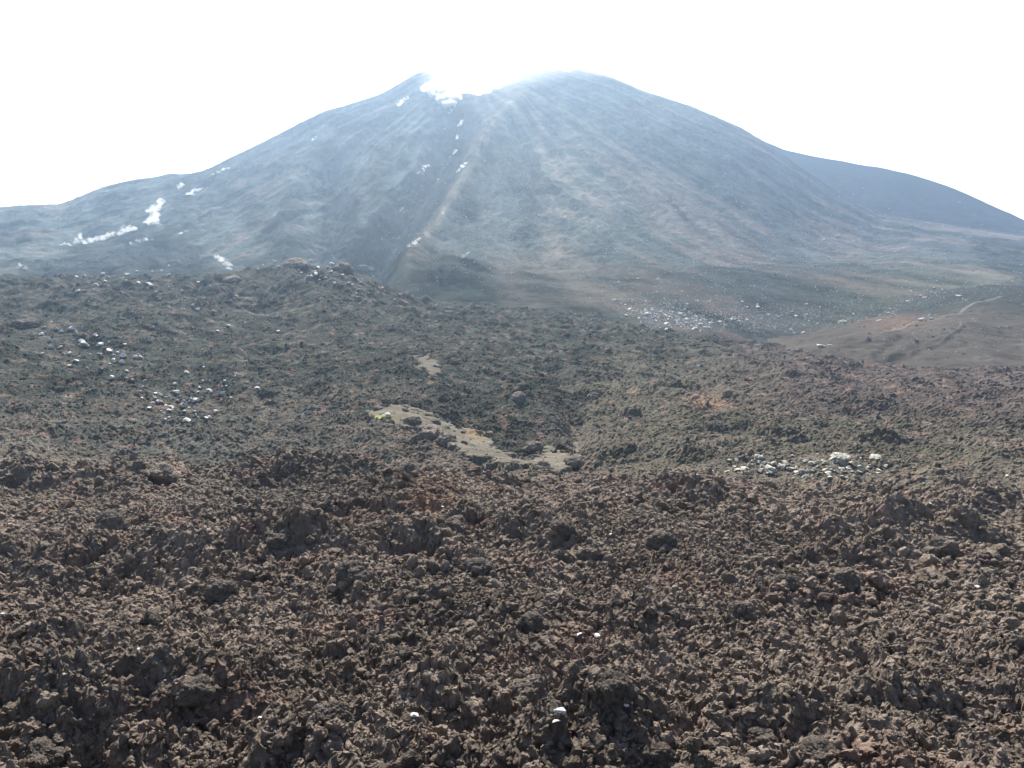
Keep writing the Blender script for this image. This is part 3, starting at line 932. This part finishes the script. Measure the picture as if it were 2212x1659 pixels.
# pale stones on the left slope of the lava field
spread(105, on_line([(110, 730), (200, 745), (250, 780), (330, 850), (400, 880), (430, 905)], 32, 20), "pale_stone", P_pale, 6, 18,
       "pale angular stone in the band running down the left lava slope", "stone", "pale stones down the left lava slope", sink=.1)
spread(40, on_line([(200, 605), (350, 610), (450, 635), (520, 720)], 60, 14), "ridge_stone", P_pale, 6, 14,
       "small pale stone on the crest of the left lava ridge", "stone", "pale stones along the left lava crest", sink=.1)
spread(55, on_line([(600, 580), (700, 585), (780, 620), (860, 640)], 36, 12), "crag_stone", P_pale, 5, 12,
       "small pale stone on the flank of the stony hump", "stone", "pale stones on the stony hump", sink=.1)
spread(16, on_line([(490, 820), (530, 850), (450, 810)], 20, 12), "pale_stone", P_pale, 7, 14,
       "pale stone in the small cluster right of the left band", "stone", "pale stones of the small left cluster", sink=.1)
# yellowish rocks on the right
spread(120, on_line([(1550, 1018), (1640, 1005), (1720, 1018), (1800, 1015), (1900, 1018)], 46, 13), "yellowish_boulder", P_yel, 6, 19,
       "yellowish grey boulder in the pale rock pile behind the right crest", "boulder", "yellowish boulders of the right rock pile", sink=.2)
for i, (X, Y, s, lab) in enumerate([
    (1815, 995, 54, "largest hollow-sided boulder of the yellowish rock pile"),
    (1665, 1018, 34, "boulder with a dark cavity in the left half of the yellowish rock pile"),
    (1640, 990, 26, "square boulder at the top left of the yellowish rock pile"),
    (1890, 992, 30, "brown boulder right of the largest one of the yellowish rock pile"),
    (1735, 1022, 26, "pointed pale boulder in the middle of the yellowish rock pile"),
]):
    put(P_crust[i], "outcrop_boulder", X, Y, s, lab, "boulder", sink=.3, squash=(1, .8, .5))
# single white fragments in the lava
for i, (X, Y, s, lab) in enumerate([
    (1212, 1545, 32, "bright white angular slab fragment in the bottom foreground"),
    (1200, 1562, 20, "smaller white chip touching the white slab in the bottom foreground"),
    (1352, 1530, 14, "narrow white splinter right of the white slab"),
    (893, 1552, 24, "white stone perched on a lava lump at the bottom"),
    (1490, 1500, 11, "upright white sliver in the right foreground"),
    (1318, 1157, 9, "white upright chip in the upper foreground"),
    (1330, 1160, 7, "tiny white chip right of the upright one"),
    (139, 1464, 11, "white pebble on the left foreground lava"),
    (357, 1472, 8, "white pebble in the dark hollow on the left"),
    (1250, 1375, 16, "grey white flake on the rough ground at centre"),
    (1290, 1380, 22, "wider grey white flake beside the other flake at centre"),
    (955, 1097, 8, "white spot of rock just below the crest, centre left"),
    (1995, 1050, 9, "white pebble just below the crest at the right"),
    (2010, 1095, 8, "white pebble lower down the slope at the right"),
    (2175, 1030, 8, "white pebble on the crest at the far right"),
    (1700, 1107, 7, "slim white chip in the right slope"),
    (2112, 1272, 12, "whitish stone at the right edge of the foreground"),
    (1095, 1480, 8, "white speck of stone on a dark block at low centre"),
    (5, 1330, 10, "white stone cut by the left edge"),
    (560, 1555, 10, "pale chip between the dark hollow and the squat boulder at the bottom left"),
    (300, 1408, 9, "white chip in the left foreground"),
    (960, 1220, 10, "pale stone at the upper centre of the foreground"),
    (1300, 1670, 14, "whitish broken edge of rock at the bottom"),
    (540, 1345, 7, "pale chip in the left centre foreground"),
]):
    put(P_white[i % 4], "white_stone", X, Y, s, lab, "stone", sink=.0)

# scattered specks of pale gravel, too many to count
def gravel():
    pts = []
    for f, n in ((on_line([(1340, 655), (1430, 680), (1490, 690), (1560, 695), (1680, 700)], 36, 14), 1500), (on_line([(1320, 640), (1500, 660), (1700, 690), (1950, 640)], 60, 22), 900), (on_line([(150, 690), (400, 720), (700, 640)], 150, 45), 420),
                 (on_line([(250, 760), (420, 880)], 70, 50), 260), (on_line([(1150, 500), (1400, 560), (1750, 560), (2000, 600)], 170, 60), 2600), (on_line([(1150, 300), (1100, 450), (950, 600)], 90, 60), 700), (on_line([(1560, 1010), (1880, 1015)], 60, 20), 800),
                 (on_line([(300, 1250), (2000, 1250)], 400, 160), 160), (on_line([(1800, 720), (2000, 720), (2200, 700)], 60, 30), 450), (on_line([(1600, 690), (1800, 680), (2000, 650), (2180, 610)], 60, 16), 900)):
        for _ in range(n):
            s = surf(*f())
            if s: pts.append(s)
    p = np.array(pts); r = p[:, 3]
    size = r * K / FPX * (.6 + 1.3 * rng.random(len(p)) ** 2)
    scatter("pale_gravel", "specks of pale gravel scattered over the slopes and lava", "gravel", [rock_angular(2, 680 + i) for i in range(4)], p[:, 0], p[:, 1], p[:, 2] + size * .3, size, M_pale)
gravel()
def dark_gravel():
    pts = []
    for f, n in ((on_line([(1780, 725), (2000, 725), (2200, 720)], 70, 30), 130), (on_line([(1250, 620), (1600, 640), (2100, 600)], 130, 40), 220), (on_line([(820, 890), (1000, 960), (1230, 1010)], 26, 16), 420)):
        for _ in range(n):
            q = surf(*f())
            if q: pts.append(q)
    p = np.array(pts); r = p[:, 3]
    size = r * K / FPX * (.6 + 2.0 * rng.random(len(p)) ** 4)
    scatter("dark_gravel", "small dark stones sprinkled over the ash and the scree", "gravel", clinker_lo, p[:, 0], p[:, 1], p[:, 2] + size * .2, size, M_block)
dark_gravel()

# ------------------------------------------------------------------ steam
def steam_mat(name, dens, wispy=True):
    m, N, L = new_mat(name)
    N.remove(N["Principled BSDF"])
    v = N.new("ShaderNodeVolumePrincipled")
    v.inputs["Color"].default_value = (1, 1, 1, 1)
    v.inputs["Density"].default_value = dens
    v.inputs["Anisotropy"].default_value = 0.8
    if wispy:
        tc = N.new("ShaderNodeTexCoord"); n = N.new("ShaderNodeTexNoise")
        n.inputs["Scale"].default_value = .28; n.inputs["Detail"].default_value = 3
        L.new(tc.outputs["Object"], n.inputs["Vector"])
        mr = N.new("ShaderNodeMapRange"); mr.inputs[1].default_value = .40; mr.inputs[2].default_value = .60; mr.inputs[3].default_value = 0; mr.inputs[4].default_value = dens
        L.new(n.outputs["Fac"], mr.inputs[0]); L.new(mr.outputs[0], v.inputs["Density"])
    L.new(v.outputs[0], N["Material Output"].inputs["Volume"])
    return m
M_steam = steam_mat("steam", .2)
M_cloud = steam_mat('cloud', .05, False)
M_steam_solid = steam_mat("dense_steam", .3, False)
M_bloom = steam_mat("bloom", .0045, False)  # added scattering volume that imitates lens bloom
M_steam_thin = steam_mat("thin_steam", .03, False)

def steam(X0, Y0, pts, label, mat=M_steam, name="steam_plume", depth=1.0, seed=0, follow=True, group="steam plumes on the volcano"):
    """pts: (dx, dy, radius) puffs in photo units around the vent at X0, Y0"""
    s = surf(X0, Y0, rmin=420)
    if s is None: return
    x, y, z, r = s
    px = r * K / FPX
    import bmesh
    bm = bmesh.new()
    g = random.Random(seed)
    for dx, dy, rad in pts:
        if mat is M_steam: rad *= 1.15
        c = bmesh.ops.create_icosphere(bm, subdivisions=3, radius=1.0)
        ax, ay, az_ = x + dx * px, y + g.uniform(-.3, .3) * rad * px, z - dy * px
        h2 = surf(X0 + dx, Y0 + dy, rmin=420)
        if follow and h2 is not None:
            ax, ay, az_ = h2[0], h2[1] - rad * px * (.7 if mat is M_steam_solid else .2), h2[2] + rad * px * .1
        for v in c['verts']:
            v.co = Vector((ax + v.co.x * rad * px, ay + v.co.y * rad * px * depth, az_ + v.co.z * rad * px * .8))
    me = bpy.data.meshes.new(name); bm.to_mesh(me); bm.free()
    o = bpy.data.objects.new(name, me); COL.objects.link(o)
    md = o.modifiers.new("remesh", 'REMESH'); md.mode = 'VOXEL'; md.voxel_size = max(.5, px * 1.4)
    dg = bpy.context.evaluated_depsgraph_get()
    me2 = bpy.data.meshes.new_from_object(o.evaluated_get(dg))
    o.modifiers.clear(); o.data = me2
    n = len(me2.vertices); co = np.zeros(n * 3, F32); me2.vertices.foreach_get("co", co); co = co.reshape(-1, 3)
    nr = np.zeros(n * 3, F32); me2.vertices.foreach_get("normal", nr); nr = nr.reshape(-1, 3)
    q = (co - np.array((x, y, z))) / px
    disp = (n3(q, .12, seed + 7, 3) * 3.0 + n3(q, .35, seed + 9, 2) * 1.0) * px
    co = co + nr * disp[:, None]
    me2.vertices.foreach_set("co", co.astype(F32).ravel()); me2.update()
    me2.materials.clear(); me2.materials.append(mat)
    return tag(o, label, "steam", group)

steam(330, 480, [(0, 0, 12), (-14, 6, 9), (-30, 10, 7), (-45, 14, 6), (4, -14, 9), (8, -28, 8), (18, -40, 7), (-6, -24, 6), (14, 6, 7)], "tallest white steam plume rising from the left end of the vents", seed=1, follow=False)
steam(250, 505, [(40, -8, 7), (26, -5, 8), (12, 0, 8), (0, 3, 7), (-12, 6, 8), (-26, 10, 7), (-40, 14, 7), (-54, 18, 6), (-68, 21, 6), (-78, 14, 7), (20, -12, 6)], "long low bank of steam trailing left of the tallest plume", seed=2)
steam(172, 518, [(0, 0, 6), (3, -8, 5), (-6, 6, 4)], "small steam puff at the left end of the low bank", seed=3)
steam(420, 415, [(0, 0, 6), (10, -3, 5), (-8, 5, 5), (16, -7, 4)], "steam puff above and right of the tallest plume", seed=4)
steam(388, 405, [(0, 0, 5), (4, -5, 4)], "little steam puff just under the left ridge skyline", seed=5)
steam(472, 372, [(0, 0, 5), (10, -4, 5), (-12, 5, 4), (20, -8, 3)], "row of white steam puffs at the saddle of the left skyline", seed=6)
steam(482, 565, [(0, 0, 9), (8, 8, 7), (-12, -8, 6), (14, 16, 5)], "white steam plume at the foot of the slope behind the lava ridge", seed=7)
steam(390, 505, [(0, 0, 4), (12, -5, 4), (-10, 4, 3)], "thin steam wisp right of the tallest plume", seed=8)
steam(300, 522, [(0, 0, 4), (16, -2, 5), (-14, 6, 4), (30, -4, 3)], "flat steam patch beneath the low bank", seed=9)
steam(365, 574, [(0, 0, 3), (14, -2, 4), (-14, 2, 3)], "faint steam streak over the left lava ridge", seed=10)
steam(45, 575, [(0, 0, 4), (-12, -7, 3), (8, 5, 3)], "steam streak by the left edge", seed=11)
steam(150, 530, [(0, 0, 4), (-8, -2, 3), (-18, 0, 3)], "faint steam wisp left of the small puff", seed=12)
puffs = [(914, 368, 7, "steam patch in the middle of the dark gully"), (1000, 362, 8, "steam patch on the rib right of the gully"), (895, 527, 8, "bright double steam patch at the bottom of the gully"),
         (860, 515, 3, "tiny steam spot left of the bottom patch"), (978, 335, 6, "steam spot above the rib patch"), (995, 268, 5, "steam wisp below the crater breach"), (985, 300, 4, "steam spot below the crater wisp"),
         (870, 452, 4, "small steam puff on the left wall of the gully"), (868, 222, 7, "white patch of steam left of the crater breach"), (1005, 553, 5, "thin steam spot over the foot hump"),
         (945, 390, 3, "tiny steam spot under the middle gully patch"), (975, 240, 4, "steam spot at the lower lip of the crater cloud"), (680, 300, 4, "pale steam spot high on the left flank"),
         (955, 463, 4, "steam spot on the rib halfway down"), (945, 600, 4, "steam spot on the foot hump")]
for i, (X, Y, s, lab) in enumerate(puffs):
    steam(X, Y, [(0, 0, s * .7), (s * .8, -s * .9, s * .6), (-s * .8, s * .7, s * .55), (s * 1.5, -s * 1.3, s * .45), (-s * 1.5, s * 1.1, s * .4)], lab, seed=20 + i)
# the crater cloud fills the notch and spills over its lip
steam(1000, 206, [(-5, -18, 13), (25, -14, 17), (50, -16, 15), (75, -22, 11), (92, -28, 8)],
      "big bright steam cloud filling the crater notch", mat=M_cloud, name="crater_cloud", seed=50, follow=False)
steam(960, 205, [(-20, -14, 16), (-34, -14, 11), (-46, -10, 7), (0, -4, 15), (10, 8, 13), (16, 22, 10), (-6, 14, 14), (-22, 6, 12), (6, 24, 11), (22, 8, 14), (24, -2, 13), (42, -6, 11), (60, -8, 9), (78, -6, 8), (-30, -4, 9), (4, -14, 14)],
      "bright white steam spilling over the left lip of the crater notch", mat=M_steam_solid, seed=52)
steam(1035, 204, [(0, 0, 7), (10, -3, 5), (-12, -2, 7)], "white steam tongue right of the spill at the crater lip", mat=M_steam_solid, seed=53)
steam(1195, 150, [(0, -2, 22), (-34, 4, 15), (28, 2, 15), (10, -12, 18)], "thin veil of cloud wrapped round the very summit", mat=M_steam_thin, name="summit_cloud", seed=51)

steam(1040, 190, [(0, 0, 130), (-60, 30, 90), (120, 0, 130), (200, 10, 100), (-30, 90, 120), (90, 120, 130), (-150, 90, 90), (30, 210, 90)],
      "thin bright vapour added in front of the crater notch and summit", mat=M_bloom, name="bloom_cloud", seed=54, follow=False)  # added glow volume, brightens the notch and upper cone like lens bloom

# ------------------------------------------------------------------ haze
def box(name, x0, x1, y0, y1, z0_, z1):
    v = [(x, y, z) for z in (z0_, z1) for y in (y0, y1) for x in (x0, x1)]
    f = [(0, 2, 3, 1), (4, 5, 7, 6), (0, 1, 5, 4), (2, 6, 7, 3), (0, 4, 6, 2), (1, 3, 7, 5)]
    me = bpy.data.meshes.new(name); me.from_pydata(v, [], f); me.update(); return me
m, N, L = new_mat("haze")
N.remove(N["Principled BSDF"])
v = N.new("ShaderNodeVolumePrincipled")
v.inputs["Color"].default_value = (0.61, 0.80, 1.0, 1)
v.inputs["Density"].default_value = HAZE_DENSITY
v.inputs["Anisotropy"].default_value = 0.8
L.new(v.outputs[0], N["Material Output"].inputs["Volume"])
hz = add_mesh("haze", box("haze", -1700, 1700, -60, 1700, -420, 330), m)
tag(hz, "pale blue haze filling the air between the lava field and the volcano", "haze", kind="stuff")
